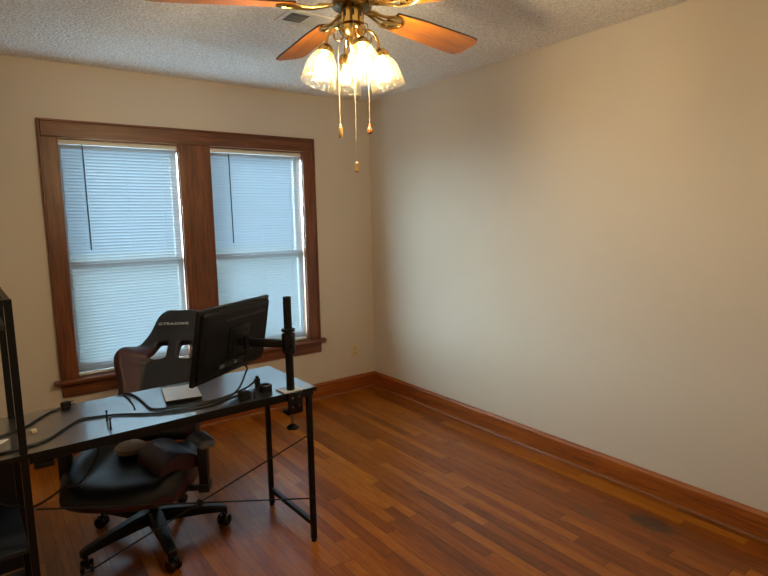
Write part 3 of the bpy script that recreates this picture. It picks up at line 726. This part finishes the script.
# hanging cable below the desk
cable('hanging_cable', 'black cable sagging under the desk beside the seat', [(-2.83, -1.66, .60), (-2.76, -1.66, .523), (-2.725, -1.685, .510), (-2.674, -1.70, .494), (-2.624, -1.70, .507), (-2.570, -1.69, .529), (-2.517, -1.69, .533), (-2.466, -1.68, .590), (-2.442, -1.66, .640), (-2.430, -1.62, .7165)], .0042)
# white box
bw = thing('white_box', 'flat white box with a dark side lying on the desk under the monitor', 'box', (-2.093, -1.535, Z), rad(-10))
mb = MB(); mb.rbox((-.070, -.098, .0003), (.070, .098, .0135), .002, 2); mb.build('tray', MAT['plastic'], bw)
mb = MB(); mb.rbox((-.071, -.099, .0137), (.071, .099, .0165), .001, 1); mb.build('lid', MAT['paper'], bw)
# little black things near the clamp
b1 = thing('power_brick', 'small black cube adapter near the front edge of the desk', 'adapter', (-1.905, -1.770, Z), rad(12))
mb = MB(); mb.rbox((-.022, -.018, .0003), (.022, .018, .036), .004, 2); mb.build('case', MAT['plastic'], b1)
mb = MB(); mb.tube([(-.006, 0, .036), (-.006, 0, .046)], .0022, 6); mb.tube([(.006, 0, .036), (.006, 0, .046)], .0022, 6); mb.build('prong', MAT['silver'], b1)
b2 = thing('cable_clip', 'low black ring-shaped clip on the desk beside the pole', 'clip', (-1.785, -1.712, Z))
mb = MB(); M = Matrix.Translation((0, 0, .016))
mb.lathe([(.015, -.0155), (.027, -.0155), (.029, -.012), (.029, .010), (.026, .013), (.016, .013), (.015, .010)], 28, M, closed=True); mb.build('ring', MAT['plastic'], b2)
b3 = thing('cable_plug', 'black upright plug on the end of the thick cable', 'plug', (-1.788, -1.632, Z))
mb = MB(); mb.rbox((-.011, -.009, .0003), (.011, .009, .040), .003, 2); mb.tube([(0, 0, .040), (0, 0, .050)], .007, 10); mb.build('body', MAT['plastic'], b3)
for (x, y, h, lab) in ((-1.866, -1.783, .032, 'short black peg standing beside the cube adapter'), (-2.407, -1.668, .042, 'black peg standing on the desk, the farther of the left pair'), (-2.413, -1.768, .042, 'black peg standing at the desk front edge, the nearer of the left pair')):
    p = thing('peg', lab, 'peg', (x, y, Z), 0, 'black pegs standing on the desk')
    mb = MB(); mb.lathe([(.0045, .0003), (.0045, .004), (.003, .006), (.003, h-.008), (.0042, h-.006), (.004, h)], 12); mb.build('shaft', MAT['plastic'], p)
mb = MB(); mb.rbox((-.009, -.009, .0003), (.009, .009, .014), .002, 2, Matrix.Translation((-2.640, -1.628, Z)) @ Matrix.Rotation(.3, 4, 'Z')); tag(mb.build('wooden_cube', MAT['cream']), 'tiny cream block on the desk beside the shelf post', 'block')
mb = MB(); M = Matrix.Translation((-2.765, -1.655, Z+.0005)) @ Matrix.Rotation(.35, 4, 'Z'); mb.prism([(-.05, -.03), (.02, -.028), (.052, -.004), (.02, .02), (-.05, .03)], 0, .0012, M); tag(mb.build('paper_scrap', MAT['paper']), 'pointed white paper scrap lying on the shelf at desk height', 'paper')
mb = MB(); mb.rbox((-.08, -.06, .0003), (.06, .06, .050), .003, 2, Matrix.Translation((-2.80, -1.72, 1.165)) @ Matrix.Rotation(DA, 4, 'Z')); tag(mb.build('small_box', MAT['cream']), 'pale box on the top shelf at the left edge', 'box')

# taupe cushion at the rear of the seat
tc = thing('seat_cushion', 'small oval taupe cushion at the rear of the chair seat', 'cushion', (-2.268, -1.300, .447), rad(-32))
mb = MB(); mb.lathe([(.01, .0), (.050, .002), (.064, .014), (.062, .030), (.045, .042), (.01, .046)], 32, Matrix.Diagonal((1.05, 1.1, 1, 1))); mb.build('cover', MAT['taupe'], tc)
mb = MB(); mb.tube([(.067*cos(2*pi*k/32), .0705*sin(2*pi*k/32), .016) for k in range(33)], .002, 6, cap=False); mb.build('piping', MAT['taupe'], tc)
